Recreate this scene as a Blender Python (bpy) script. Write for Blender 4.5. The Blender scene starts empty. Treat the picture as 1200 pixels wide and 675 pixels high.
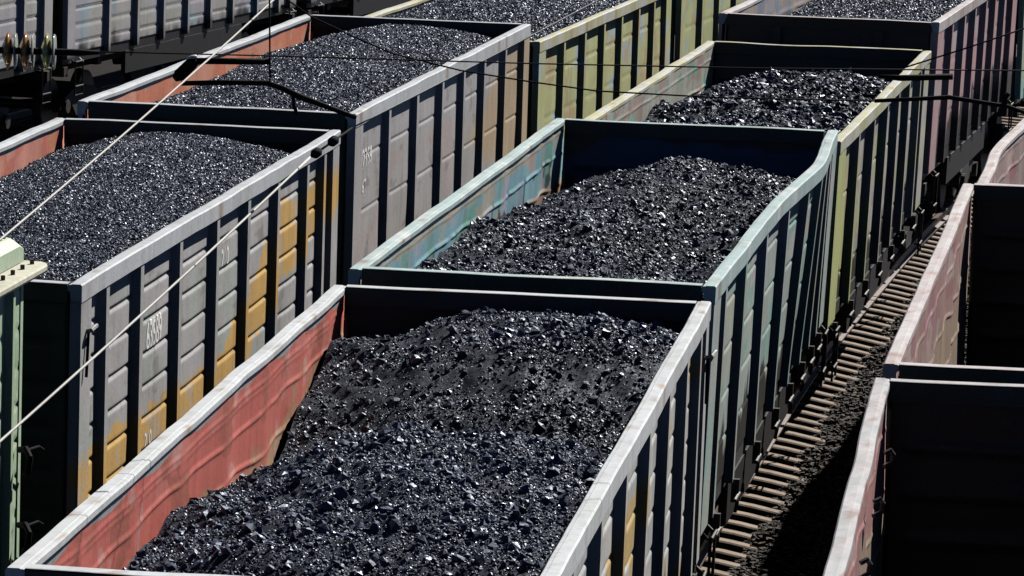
import bpy, math, random
import numpy as np
from mathutils import Matrix, Vector
S = bpy.context.scene
C = S.collection
TOP = 3.65                                   # nominal height of the wagon rims above the sleepers

# ------------------------------------------------------------------ camera
cd = bpy.data.cameras.new('camera'); cam = bpy.data.objects.new('camera', cd); C.objects.link(cam)
PIT, ROL = 0.133947, 0.030538
cp, sp, c_, s_ = math.cos(PIT), math.sin(PIT), math.cos(ROL), math.sin(ROL)
right = Vector((1, 0, 0)); fwd = Vector((0, cp, -sp)); up = Vector((0, sp, cp))
R_ = c_ * right + s_ * up; U_ = -s_ * right + c_ * up
M = Matrix((R_, U_, -fwd)).transposed().to_4x4(); M.translation = Vector((0, 0, TOP + 5.4616))
cam.matrix_world = M
cd.sensor_width = 36; cd.lens = 36 * 5765.4 / 1200; cd.clip_start = .5; cd.clip_end = 5000
S.camera = cam

# ------------------------------------------------------------------ light
to_sun = Vector((.432, .615, .665)).normalized()
elev = math.asin(to_sun.z); azim = math.atan2(to_sun.x, to_sun.y)
W = bpy.data.worlds.new('World'); S.world = W; W.use_nodes = True
nt = W.node_tree; bg = nt.nodes['Background']; sky = nt.nodes.new('ShaderNodeTexSky')
sky.sky_type = 'NISHITA'; sky.sun_disc = False; sky.sun_elevation = elev; sky.sun_rotation = azim
sky.air_density = .22; sky.dust_density = .1; sky.ozone_density = 2.0
nt.links.new(sky.outputs[0], bg.inputs[0]); bg.inputs[1].default_value = .05
ld = bpy.data.lights.new('sun', 'SUN'); lo = bpy.data.objects.new('sun', ld); C.objects.link(lo)
ld.energy = 5.0; ld.angle = math.radians(.5); ld.color = (1, .965, .91)
lo.rotation_euler = (-to_sun).to_track_quat('-Z', 'Y').to_euler(); lo.location = to_sun * 50 + Vector((0, 40, 0))
S.view_settings.view_transform = 'Standard'; S.view_settings.look = 'None'
S.view_settings.exposure = .55; S.view_settings.gamma = 1
S.render.engine = 'CYCLES'; S.cycles.max_bounces = 3; S.cycles.diffuse_bounces = 0

rng = np.random.default_rng(7)

# ------------------------------------------------------------------ noise
def vnoise(x, y, seed, scale=1.0, octs=1):
    out = 0; amp = 1.0; tot = 0
    for o in range(octs):
        r = np.random.default_rng(seed * 31 + o); T = r.random((256, 256))
        X = np.asarray(x) / scale * (2 ** o) + 13.7 * seed; Y = np.asarray(y) / scale * (2 ** o) + 7.3 * seed
        xi = np.floor(X).astype(int); yi = np.floor(Y).astype(int); fx = X - xi; fy = Y - yi
        fx = fx * fx * (3 - 2 * fx); fy = fy * fy * (3 - 2 * fy)
        a = T[xi % 256, yi % 256]; b = T[(xi + 1) % 256, yi % 256]; c = T[xi % 256, (yi + 1) % 256]; d = T[(xi + 1) % 256, (yi + 1) % 256]
        out = out + amp * ((a * (1 - fx) + b * fx) * (1 - fy) + (c * (1 - fx) + d * fx) * fy); tot += amp; amp *= .5
    return out / tot
def sst(a, b, x):
    t = np.clip((x - a) / (b - a), 0, 1); return t * t * (3 - 2 * t)

# ------------------------------------------------------------------ materials
def newmat(name):
    m = bpy.data.materials.new(name); m.use_nodes = True
    return m, m.node_tree, m.node_tree.nodes['Principled BSDF']
def N(nt, t, **k):
    n = nt.nodes.new(t)
    for a, b in k.items():
        if a.startswith('_'): setattr(n, a[1:], b)
        else: n.inputs[a].default_value = b
    return n
def mixc(nt, fac, a, b, mode='MIX'):
    m = nt.nodes.new('ShaderNodeMix'); m.data_type = 'RGBA'; m.blend_type = mode
    for s, v in ((m.inputs[0], fac), (m.inputs[6], a), (m.inputs[7], b)):
        if isinstance(v, (int, float)): s.default_value = v
        elif isinstance(v, tuple): s.default_value = (*v[:3], 1)
        else: nt.links.new(v, s)
    return m.outputs[2]
def noise_fac(nt, vec, scale, lo, hi, detail=4, stretch=None, w=0):
    if stretch:
        mp = N(nt, 'ShaderNodeMapping'); mp.inputs['Scale'].default_value = stretch; mp.inputs['Location'].default_value = (w, w * 1.7, w * .3)
        nt.links.new(vec, mp.inputs[0]); vec = mp.outputs[0]
    n = N(nt, 'ShaderNodeTexNoise', Scale=scale, Detail=detail, Roughness=.6); nt.links.new(vec, n.inputs['Vector'])
    r = N(nt, 'ShaderNodeMapRange'); r.inputs[1].default_value = lo; r.inputs[2].default_value = hi
    nt.links.new(n.outputs[0], r.inputs[0]); return r.outputs[0]
def weathered(name, attr=True, base=(.4, .4, .4), dirt=.5, rust=.25, rough=.55, w=0., spec=.35):
    """old wagon paint: colour from the attribute 'paint' or a constant, with streaks, grime, chips and rust"""
    m, nt, p = newmat(name); tc = N(nt, 'ShaderNodeTexCoord'); v = tc.outputs['Object']
    if attr:
        a = N(nt, 'ShaderNodeAttribute', _attribute_name='paint'); col = a.outputs['Color']
    else:
        rgb = N(nt, 'ShaderNodeRGB'); rgb.outputs[0].default_value = (*base, 1); col = rgb.outputs[0]
    f = noise_fac(nt, v, 1.6, .3, .7, 5, (1, 1, .6), w); col = mixc(nt, f, mixc(nt, 1.0, col, (.80, .78, .76), 'MULTIPLY'), col)
    f = noise_fac(nt, v, 7, .5, .75, 6, (1, 1, .12), w + 3)           # vertical streaks
    g = N(nt, 'ShaderNodeMath', _operation='MULTIPLY'); nt.links.new(f, g.inputs[0]); g.inputs[1].default_value = dirt
    col = mixc(nt, g.outputs[0], col, mixc(nt, 1.0, col, (.55, .5, .46), 'MULTIPLY'))
    f = noise_fac(nt, v, 14, .60, .68, 6, (1, 1, .7), w + 9)
    g = N(nt, 'ShaderNodeMath', _operation='MULTIPLY'); nt.links.new(f, g.inputs[0]); g.inputs[1].default_value = rust
    col = mixc(nt, g.outputs[0], col, (.13, .065, .04))
    f = noise_fac(nt, v, 30, .62, .66, 3, (1, .5, 1), w + 5)
    g = N(nt, 'ShaderNodeMath', _operation='MULTIPLY'); nt.links.new(f, g.inputs[0]); g.inputs[1].default_value = .25
    col = mixc(nt, g.outputs[0], col, mixc(nt, 1.0, col, (1.2, 1.2, 1.2), 'MULTIPLY'))
    nt.links.new(col, p.inputs['Base Color']); p.inputs['Roughness'].default_value = rough
    p.inputs['Specular IOR Level'].default_value = spec
    n = N(nt, 'ShaderNodeTexNoise', Scale=22, Detail=6); nt.links.new(v, n.inputs['Vector'])
    b = N(nt, 'ShaderNodeBump', Strength=.25, Distance=.012); nt.links.new(n.outputs[0], b.inputs['Height']); nt.links.new(b.outputs[0], p.inputs['Normal'])
    return m
PAINT = weathered('weathered_paint')
def plain(name, base, rough=.6, dirt=.5, rust=.3, w=0): return weathered(name, False, base, dirt, rust, rough, w)
M_dark = plain('dirty_underframe', (.022, .020, .019), .7)
M_steel = plain('grimy_steel', (.05, .045, .04), .5)
M_white = plain('whitewashed_steel', (.65, .66, .66), .5, .3, .1)
M_black = plain('black_steel', (.010, .010, .012), .8, .2, .1); M_black.node_tree.nodes['Principled BSDF'].inputs['Specular IOR Level'].default_value = .08
M_num = plain('white_lettering', (.85, .85, .85), .6, .4, 0)
M_rope = plain('pale_rope', (.48, .47, .44), .6, .2, 0)
def coal_mat(name, base, rough, spec, seed, lo=.75, hi=1.3, zones=None):
    m, nt, p = newmat(name); tc = N(nt, 'ShaderNodeTexCoord')
    f = noise_fac(nt, tc.outputs['Object'], .55, .42, .6, 5, (1, 1, 1), seed)
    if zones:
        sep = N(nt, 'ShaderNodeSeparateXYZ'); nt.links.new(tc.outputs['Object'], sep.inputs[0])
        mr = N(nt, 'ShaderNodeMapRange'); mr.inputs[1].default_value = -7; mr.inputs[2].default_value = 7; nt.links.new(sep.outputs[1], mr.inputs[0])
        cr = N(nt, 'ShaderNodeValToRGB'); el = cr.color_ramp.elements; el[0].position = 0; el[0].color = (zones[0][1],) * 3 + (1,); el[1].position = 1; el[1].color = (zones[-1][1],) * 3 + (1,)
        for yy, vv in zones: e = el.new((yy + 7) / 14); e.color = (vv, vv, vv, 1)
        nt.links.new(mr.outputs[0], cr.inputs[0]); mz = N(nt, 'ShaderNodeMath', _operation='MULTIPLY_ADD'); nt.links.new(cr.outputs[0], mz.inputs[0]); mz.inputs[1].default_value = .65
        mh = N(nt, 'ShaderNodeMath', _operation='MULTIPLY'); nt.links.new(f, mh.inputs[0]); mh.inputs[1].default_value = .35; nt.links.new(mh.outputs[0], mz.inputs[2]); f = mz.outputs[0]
    f2 = noise_fac(nt, tc.outputs['Object'], 26, .35, .7, 3, (1, 1, 1), seed + 2)
    col = mixc(nt, f, tuple(c * lo for c in base), tuple(c * hi for c in base))
    col = mixc(nt, f2, mixc(nt, 1.0, col, (.5, .5, .5), 'MULTIPLY'), col)
    nt.links.new(col, p.inputs['Base Color'])
    f3 = noise_fac(nt, tc.outputs['Object'], 38, .40, .62, 2, (1, 1, 1), seed + 7)
    r = N(nt, 'ShaderNodeMapRange'); r.inputs[3].default_value = rough - .08; r.inputs[4].default_value = rough + .26
    nt.links.new(f3, r.inputs[0]); nt.links.new(r.outputs[0], p.inputs['Roughness'])
    p.inputs['Specular IOR Level'].default_value = spec
    n = N(nt, 'ShaderNodeTexNoise', Scale=62, Detail=5, Roughness=.7); nt.links.new(tc.outputs['Object'], n.inputs['Vector'])
    b = N(nt, 'ShaderNodeBump', Strength=.35, Distance=.006); p.inputs['Specular Tint'].default_value = (.62, .76, 1.0, 1); nt.links.new(n.outputs[0], b.inputs['Height']); nt.links.new(b.outputs[0], p.inputs['Normal'])
    return m
M_coal_fine = coal_mat('sized_coal', (.055, .066, .104), .40, .62, 0)
M_coal_rough = coal_mat('run_of_mine_coal', (.013, .017, .031), .42, .58, 5, .2, 2.4)
M_coal_near = coal_mat('run_of_mine_coal_zoned', (.016, .021, .038), .40, .62, 5, .2, 3.3, [(-4.6, .1), (-3.6, .8), (-.6, 1.0), (.3, .3), (.9, 0), (4.2, .05), (5.0, .7)])  # paler and darker zones along the wagon's length
M_highlight = coal_mat('pale_highlight_lumps', (.16, .165, .18), .5, .5, 9)  # bright highlights put into the colour of a few lumps

# ------------------------------------------------------------------ mesh helpers
def setp(o, label=None, cat=None, group=None, kind=None):
    if label: o['label'] = label
    if cat: o['category'] = cat
    if group: o['group'] = group
    if kind: o['kind'] = kind
    return o
def empty(name, M4=None):
    o = bpy.data.objects.new(name, None); o.empty_display_size = .3; C.objects.link(o)
    if M4 is not None: o.matrix_world = M4
    return o
class MB:
    def __init__(s): s.v = []; s.f = []; s.c = []; s.n = 0
    def add(s, v, f, col=None):
        v = np.asarray(v, float).reshape(-1, 3); s.v.append(v); s.f += [tuple(int(i) + s.n for i in q) for q in f]; s.n += len(v)
        s.c.append(np.tile(np.array(col if col is not None else (.4, .4, .4)), (len(v), 1)) if col is None or np.ndim(col) == 1 else np.asarray(col).reshape(-1, 3))
        return s
    def box(s, x0, x1, y0, y1, z0, z1, col=None):
        v = [(x, y, z) for z in (z0, z1) for y in (y0, y1) for x in (x0, x1)]
        return s.add(v, [(0, 2, 3, 1), (4, 5, 7, 6), (0, 1, 5, 4), (2, 6, 7, 3), (0, 4, 6, 2), (1, 3, 7, 5)], col)
    def sweep(s, prof, path, axis='y', col=None, colf=None):
        """prof: (a,b) loop; path: list of (pos, da, db); axis 'y': a->x b->z, 'z': a->x b->y, 'x': a->y b->z"""
        k = len(prof); V = []
        for pos, da, db in path:
            for a, b in prof:
                a2, b2 = a + da, b + db
                V.append({'y': (a2, pos, b2), 'z': (a2, b2, pos), 'x': (pos, a2, b2)}[axis])
        F = []
        for i in range(len(path) - 1):
            for j in range(k):
                j2 = (j + 1) % k; F.append((i * k + j, i * k + j2, (i + 1) * k + j2, (i + 1) * k + j))
        F.append(tuple(range(k))[::-1]); F.append(tuple((len(path) - 1) * k + j for j in range(k)))
        V = np.array(V)
        return s.add(V, F, colf(V) if colf else col)
    def tube(s, pts, r, n=7, col=None):
        pts = [Vector(p) for p in pts]; V = []; F = []
        rr = r if isinstance(r, (list, tuple)) else [r] * len(pts)
        for i, p in enumerate(pts):
            d = (pts[min(i + 1, len(pts) - 1)] - pts[max(i - 1, 0)]).normalized()
            a = d.orthogonal().normalized() if i == 0 else (a - d * a.dot(d)).normalized()
            b = d.cross(a)
            for j in range(n):
                t = 2 * math.pi * j / n; V.append(p + rr[i] * (a * math.cos(t) + b * math.sin(t)))
        for i in range(len(pts) - 1):
            for j in range(n): j2 = (j + 1) % n; F.append((i * n + j, i * n + j2, (i + 1) * n + j2, (i + 1) * n + j))
        F.append(tuple(range(n))[::-1]); F.append(tuple((len(pts) - 1) * n + j for j in range(n)))
        return s.add([tuple(v) for v in V], F, col)
    def disc(s, c, r, t, axis='x', n=20, col=None):
        c = Vector(c); d = {'x': Vector((1, 0, 0)), 'y': Vector((0, 1, 0)), 'z': Vector((0, 0, 1))}[axis] * t / 2
        return s.tube([c - d, c + d], r, n, col)
    def build(s, name, mat, parent=None, smooth=False):
        me = bpy.data.meshes.new(name); me.from_pydata(np.concatenate(s.v).tolist(), [], s.f)
        at = me.color_attributes.new('paint', 'FLOAT_COLOR', 'POINT')
        c = np.ones((s.n, 4), np.float32); c[:, :3] = np.concatenate(s.c); at.data.foreach_set('color', c.ravel())
        if smooth: me.polygons.foreach_set('use_smooth', [True] * len(me.polygons))
        me.materials.append(mat); me.validate(); me.update()
        import bmesh
        bm = bmesh.new(); bm.from_mesh(me); bmesh.ops.recalc_face_normals(bm, faces=bm.faces); bm.to_mesh(me); bm.free()
        o = bpy.data.objects.new(name, me); C.objects.link(o)
        if parent: o.parent = parent
        return o
def fast_mesh(name, V, T, mats, mi=None, smooth=False):
    me = bpy.data.meshes.new(name); k = T.shape[1]
    me.vertices.add(len(V)); me.vertices.foreach_set('co', V.astype(np.float32).ravel())
    me.loops.add(len(T) * k); me.loops.foreach_set('vertex_index', T.astype(np.int32).ravel())
    me.polygons.add(len(T)); me.polygons.foreach_set('loop_start', np.arange(0, len(T) * k, k, dtype=np.int32))
    if mi is not None: me.polygons.foreach_set('material_index', mi.astype(np.int32))
    me.polygons.foreach_set('use_smooth', np.full(len(T), smooth))
    for m in mats: me.materials.append(m)
    me.update(calc_edges=True)
    o = bpy.data.objects.new(name, me); C.objects.link(o); return o
def sheet(fn_out, fn_in, us, vs):
    """closed thin sheet between two grids; fn(U,V)->(n,3)"""
    U, Vv = np.meshgrid(us, vs, indexing='ij'); A = fn_out(U, Vv).reshape(-1, 3); B = fn_in(U, Vv).reshape(-1, 3)
    nu, nv = U.shape; n = nu * nv; F = []
    I = np.arange(n).reshape(nu, nv)
    q = np.stack([I[:-1, :-1], I[1:, :-1], I[1:, 1:], I[:-1, 1:]], -1).reshape(-1, 4)
    F = q.tolist() + (q[:, ::-1] + n).tolist()
    for e in (I[0], I[-1], I[:, 0], I[:, -1]):
        F += [(e[i], e[i + 1], e[i + 1] + n, e[i] + n) for i in range(len(e) - 1)]
    return np.concatenate([A, B]), F, n

# ------------------------------------------------------------------ paint schemes (colours of the coats; a function of place)
def L3(c, k): return np.ones((k, 1)) * np.array(c)[None, :]
def blend(a, b, t): return a * (1 - t[:, None]) + np.array(b)[None, :] * t[:, None]
def scheme(base, patches=(), seed=0):
    def f(y, z, lat=0):
        y = np.ravel(y); z = np.ravel(z); c = L3(base, len(y))
        for i, (pc, sc, th, zr) in enumerate(patches):
            n = vnoise(y, z * 1.6, seed + i * 5 + 3, sc, 3)
            t = sst(th, th + .05, n) * ((z > zr[0]) & (z < zr[1]))
            c = blend(c, pc, t)
        return c
    return f
ALLZ = (-9, 9)
def grey_yellow(y, z, lat=0):                              # grey side with the long rising amber band
    y = np.ravel(y); z = np.ravel(z)
    c = scheme((.40, .40, .41), (((.37, .40, .39), 1.2, .55, ALLZ), ((.44, .43, .45), .8, .62, ALLZ), ((.30, .29, .29), .3, .68, ALLZ)), 11)(y, z)
    hi = np.interp(y, [-6.5, .3, 1.2, 1.9, 3.0, 3.1, 4.8, 4.9, 6.5], [-1.47, -1.52, -1.1, -.98, -.62, -.40, -.42, -.40, -.36])
    lo = np.interp(y, [-6.5, .3, 1.3, 1.9, 3.0, 3.2, 4.8, 4.9, 6.5], [-3, -3, -2.3, -1.62, -1.45, -1.25, -1.2, -1.0, -.8])
    w = (vnoise(y, z, 5, .3, 4) - .5) * .30
    t = sst(-.02, .02, hi + w - z) * sst(-.02, .02, z - lo + w)
    return blend(c, (.60, .38, .13), t * (1 - .5 * sst(.55, .7, vnoise(y, z, 6, .3, 3))))
def red_tan_inside(y, z, lat=0):
    y = np.ravel(y); z = np.ravel(z)
    c = scheme((.54, .14, .115), (((.56, .18, .15), .9, .52, ALLZ), ((.40, .12, .09), .4, .62, ALLZ)), 21)(y, z)
    n = (vnoise(y, z * 2, 33, .7, 3) - .5) * .7
    t = sst(-.05, .08, (-.62 + n + .06 * (y - 2)) - z) * sst(-3.5, -.5, y)
    c = blend(c, (.42, .27, .17), t * .9)
    return blend(c, (.55, .45, .42), sst(.64, .72, vnoise(y, z, 8, .3, 3)) * .35)
def c2_inside(y, z, lat=0):
    y = np.ravel(y); z = np.ravel(z)
    c = scheme((.38, .36, .30), (((.42, .33, .29), .8, .58, ALLZ), ((.34, .40, .37), .7, .58, ALLZ)), 41)(y, z)
    n = vnoise(y, z * 2.0, 45, .75, 3); w = (vnoise(y, z, 50, .35, 2) - .5) * .12
    band = sst(-.16, -.20, z + w) * sst(-.70, -.66, z + w)
    c = blend(c, (.20, .38, .46), sst(.36, .46, n) * band)
    c = blend(c, (.16, .36, .32), sst(.58, .66, vnoise(y, z, 46, .5, 2)) * band)
    c = blend(c, (.34, .34, .44), sst(.66, .72, vnoise(y, z, 44, .4, 2)) * band)
    c = blend(c, (.03, .07, .08), sst(.66, .70, vnoise(y * 1.4, z, 47, .28, 3)) * sst(-.3, -.4, z) * band)
    return blend(c, (.30, .195, .14), sst(-.02, .03, -.66 + w - z))
def pink_tan(seed, a=(.38, .25, .23), b=(.34, .26, .20)):
    def f(y, z, lat=0):
        y = np.ravel(y); z = np.ravel(z)
        c = scheme(a, (((.36, .19, .20), .9, .55, ALLZ), ((.46, .36, .34), .5, .62, ALLZ)), seed)(y, z)
        n = (vnoise(y, z * 2, seed + 3, .8, 3) - .5) * .9
        return blend(c, b, sst(-.1, .1, -.75 + n - z))
    return f

# ------------------------------------------------------------------ wagon
Z0 = -2.06
def frame(x, y, h, z=0.0):
    """local x = right of the track, local y = along it"""
    return Matrix.Translation((x, y, z)) @ Matrix.Rotation(-h, 4, 'Z')
def side_off(y, z, edges, p):
    y = np.asarray(y); z = np.asarray(z); e = np.array(edges)
    i = np.clip(np.searchsorted(e, y, side='right') - 1, 0, len(e) - 2)
    w = e[i + 1] - e[i]; t = (y - e[i]) / w; s = np.sin(np.pi * np.clip(t, 0, 1))
    dist = np.minimum(y - e[i], e[i + 1] - y)
    m = sst(.07, .12, dist) if p['break'] else .35 + .65 * sst(.04, .2, dist)
    g = 0
    rd = p.get('ridges') or [(-.42 - .29 * k, .022, p['wavy']) for k in range(6)]
    for k, (zr, am, wv) in enumerate(rd):
        zg = zr + wv * (vnoise(y, 0 * y, p['seed'] + k, 1.0, 2) - .5)
        g = g + am * np.clip(1 - np.abs(z - zg) / (.018 + .4 * am), 0, 1)
    lower = sst(-.15, -1.0, z)
    d = -m * g + p['bulge'] * s * (.25 + .75 * np.sin(np.pi * np.clip(-z / 2.06, 0, 1)))
    d = d + (vnoise(y, z, p['seed'] + 9, .8, 3) - .5) * 2 * p['dent'] * (.3 + lower)
    return d
def wagon(name, label, x, y, h, dz, L, posts, outc, inc, railc, endc, endin, seed, left=None, right=None, bowL=None, bowR=None, detail=True, group='loaded coal wagons', near_hook=True, post_w=.062, deep=.0, cw=.42, lean=0.0, dark_below=None):
    root = empty(name, frame(x, y, h)); setp(root, label, 'rail wagon', group)
    zt = TOP + dz; e = [-L / 2] + posts + [L / 2]
    pl = dict(bulge=.012, dent=.006, wavy=.0, seed=seed); pl['break'] = True; pr = dict(pl)
    pl['bulge'] = .02; pl['break'] = False; pl['wavy'] = .04; pl['dent'] = .02
    pl.update(left or {}); pr.update(right or {})
    bows = {-1: bowL, 1: bowR}
    def bow(s, yy):
        yy = np.asarray(yy, float)
        r = (vnoise(yy, 0 * yy, seed + 70 + s, 1.3, 3) - .5) * .02
        if bows[s]:
            for c, a, w in bows[s]: r = r + a * np.exp(-((yy - c) / w) ** 2)
        return r
    ys = np.linspace(-L / 2 + .01, L / 2 - .01, int(L / (.07 if detail else .12))); zs = np.linspace(Z0, -.055, 132 if detail else 66)
    for s in (-1, 1):
        P = pl if s < 0 else pr
        def pos(U, V, off):
            lat = s * (1.464 - deep + side_off(U, V, e, P) - off) + bow(s, U) * np.clip(1 + V / 2.06, 0, 1)
            return np.stack([lat, U, zt + V], -1)
        V, F, n = sheet(lambda U, V: pos(U, V, 0), lambda U, V: pos(U, V, .012), ys, zs)
        yy, zz = V[:n, 1], V[:n, 2] - zt
        co = outc(yy, zz)
        if dark_below and s > 0:  # right side panels turn ragged and dark below this height, posts do not
            co = blend(co, (.022, .018, .016), sst(-.08, .10, (dark_below + (vnoise(yy, zz * .6, seed + 33, .3, 3) - .5) * .8) - zz))
        mb = MB(); mb.add(V, F, np.concatenate([co, inc(yy, zz)])); mb.build('side_wall', PAINT, root, True)
        for k, py in enumerate(posts):
            a0 = s * (1.464 - deep if s > 0 else 1.492); a1 = s * 1.541; w0, w1 = post_w + .025, post_w
            if k % 3 == 1: w1 += .006
            prof = [(a0, -w0), (a1, -w1), (a1, w1), (a0, w0)]
            b = float(bow(s, py)); jit = (rng.random() - .5) * .03
            path = [(zt + z, b * max(0, 1 + z / 2.06), py + jit) for z in np.linspace(-2.16, -.135, 14)]
            MB().sweep(prof, path, 'z', colf=lambda V: outc(V[:, 1], V[:, 2] - zt)).build('side_post', PAINT, root)
        # corner posts
        for q in (-1, 1):
            yc = q * (L / 2 - cw / 2); c2 = cw / 2; ci = s * (1.456 - deep if s > 0 else 1.492)
            MB().sweep([(ci, -c2), (s * 1.53, -c2), (s * 1.545, -c2 + .015), (s * 1.545, c2 - .01), (s * 1.535, c2), (ci, c2)] if q < 0 else
                       [(ci, -c2), (s * 1.535, -c2), (s * 1.545, -c2 + .01), (s * 1.545, c2 - .015), (s * 1.53, c2), (ci, c2)],
                       [(zt + z, float(bow(s, yc)) * max(0, 1 + z / 2.06), yc) for z in np.linspace(-2.12, -.14, 12)], 'z',
                       colf=lambda V: outc(V[:, 1], V[:, 2] - zt)).build('corner_post', PAINT, root)
        # top rail: rolled section following the (bent) rim
        o, i_ = s * 1.552, s * 1.432; m_ = s * 1.47
        prof = [(o, -.15), (o, -.012), (s * 1.54, 0), (m_, 0), (m_ - s * .004, -.004), (i_ + s * .01, -.006), (i_, -.018), (i_, -.055), (s * 1.45, -.064), (m_, -.15)]
        path = [(yy, float(bow(s, yy)), zt + (vnoise(np.array([yy]), np.array([0.]), seed + 88 + s, 1.1, 3)[0] - .5) * .022) for yy in np.linspace(-L / 2, L / 2, 80)]
        MB().sweep(prof, path, 'y', colf=lambda V: railc(V[:, 1], V[:, 0] * 3)).build('top_rail', PAINT, root)
        # bottom sill, and hatch lever brackets hanging from it
        MB().box(*sorted((s * 1.33, s * 1.455)), -L / 2 + .02, L / 2 - .02, zt - 2.22, zt - 2.062, tuple(outc(np.array([0.]), np.array([-2.1]))[0] * .12)).build('bottom_sill', PAINT, root)
        MB().box(*sorted((s * 1.39, s * 1.47)), -L / 2 + 3.3, L / 2 - 3.3, zt - 2.62, zt - 2.222, (.010, .009, .008)).build('dark_band', PAINT, root)  # near-black band for the clutter below the sill, hides rail and sleepers
        if s > 0 and detail:
            for py in posts:
                mb = MB(); mb.box(1.528, 1.60, py - .03, py + .03, zt - 2.34, zt - 2.13); mb.build('hatch_bracket', M_steel, root)
                mb = MB(); mb.tube([(1.58, py - .16, zt - 2.3), (1.60, py, zt - 2.26), (1.58, py + .14, zt - 2.34), (1.56, py + .16, zt - 2.46)], .018, 6)
                mb.build('hatch_latch', M_steel, root)
    # end walls
    xs = np.linspace(-1.44, 1.44, 60); zs2 = np.linspace(Z0, -.10, 50)
    for q in (-1, 1):
        def epos(U, V, off):
            g = 0
            for zg in (-.5, -.85, -1.2, -1.55, -1.88): g = g + np.clip(1 - np.abs(V - zg) / .055, 0, 1)
            m = sst(1.38, 1.24, np.abs(U))
            d = -.03 * g * m + (vnoise(U, V, seed + 40 + q, .7, 2) - .5) * .03
            return np.stack([U, q * (L / 2 - .045 + d - off), zt + V], -1)
        V, F, n = sheet(lambda U, V: epos(U, V, 0), lambda U, V: epos(U, V, .012), xs, zs2)
        mb = MB(); mb.add(V, F, np.concatenate([endc(V[:n, 0] + 3 * q, V[:n, 2] - zt), endin(V[n:, 0] + 3 * q, V[n:, 2] - zt)])); mb.build('end_wall', PAINT, root, True)
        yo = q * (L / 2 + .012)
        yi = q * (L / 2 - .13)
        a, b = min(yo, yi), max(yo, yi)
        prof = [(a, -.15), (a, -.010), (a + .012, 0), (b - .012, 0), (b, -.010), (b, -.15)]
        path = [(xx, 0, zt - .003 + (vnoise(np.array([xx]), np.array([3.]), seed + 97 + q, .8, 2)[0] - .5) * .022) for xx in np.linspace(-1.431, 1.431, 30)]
        erail = MB().sweep(prof, path, 'x', colf=lambda V: endc(V[:, 0], V[:, 2] - zt) * .6).build('end_rail', PAINT, root)  # shade of the end face put into the rail's colour
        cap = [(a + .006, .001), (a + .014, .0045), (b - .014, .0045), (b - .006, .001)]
        MB().sweep(cap, path, 'x', colf=lambda V: railc(V[:, 0] + 9, V[:, 1])).build('lit_top_strip', PAINT, erail)  # sunlit top of the rail painted as a thin pale strip
        for sx in (-.72, .72):
            MB().box(sx - .06, sx + .06, *sorted((q * (L / 2 - .04), q * (L / 2 + .035))), zt - 2.1, zt - .155, tuple(endc(np.array([sx]), np.array([-1.]))[0])).build('end_post', PAINT, root)
        MB().box(-1.52, 1.52, *sorted((q * (L / 2 - .15), q * (L / 2 + .06))), zt - 2.42, zt - 2.255, (.05, .045, .04)).build('end_beam', PAINT, root)
        mb = MB(); mb.box(-.13, .13, *sorted((q * (L / 2 + .06), q * (L / 2 + .40))), .93, 1.18); mb.box(-.19, .19, *sorted((q * (L / 2 + .36), q * (L / 2 + .53))), .88, 1.22)
        mb.build('coupler', M_dark, root)
    MB().box(-1.45, 1.45, -L / 2 + .06, L / 2 - .06, zt - 2.13, zt - 2.07, (.03, .028, .026)).build('floor', PAINT, root)
    mb = MB(); mb.box(-.19, .19, -L / 2 + .2, L / 2 - .2, .98, zt - 2.135)
    for yy in (-4.3, -1.7, 0, 1.7, 4.3): mb.box(-1.3, 1.3, yy - .1, yy + .1, zt - 2.4, zt - 2.26)
    mb.build('underframe', M_dark, root)
    for q in (-1, 1):                              # bogies
        yc = q * (L / 2 - 2.05)
        mb = MB()
        for s in (-1, 1):
            prof = [(s * .98, -.0), (s * 1.10, -.0), (s * 1.10, .0), (s * .98, .0)]
            pts = [(-1.15, .52, .68), (-.95, .50, .74), (-.55, .62, .86), (-.3, .40, .88), (.3, .40, .88), (.55, .62, .86), (.95, .50, .74), (1.15, .52, .68)]
            V = []; F = []
            for (yy, zl, zh) in pts:
                for xx in (s * .98, s * 1.12): V += [(xx, yc + yy, zl), (xx, yc + yy, zh)]
            for i in range(len(pts) - 1):
                a = i * 4; b = a + 4
                F += [(a, a + 1, b + 1, b), (a + 2, b + 2, b + 3, a + 3), (a + 1, a + 3, b + 3, b + 1), (a, b, b + 2, a + 2)]
            F += [(0, 2, 3, 1), (len(V) - 4, len(V) - 3, len(V) - 1, len(V) - 2)]
            mb.add(V, F)
            for yy in (-.16, -.05, .06, .17):
                mb.tube([(s * 1.05, yc + yy, .42), (s * 1.05, yc + yy, .84)], .045, 8)
            for yy in (-.925, .925): mb.disc((s * 1.14, yc + yy, .61), .12, .10, 'x', 12)
        mb.box(-1.05, 1.05, yc - .2, yc + .2, .66, .94)
        bo = mb.build('bogie', M_dark, root)
        for yy in (-.925, .925):
            mb = MB(); mb.tube([(-.95, yc + yy, .61), (.95, yc + yy, .61)], .08, 10)
            for s in (-1, 1): mb.disc((s * .79, yc + yy, .61), .475, .13, 'x', 28); mb.disc((s * .72, yc + yy, .61), .505, .03, 'x', 28)
            mb.build('wheelset', M_steel, bo)
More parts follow.
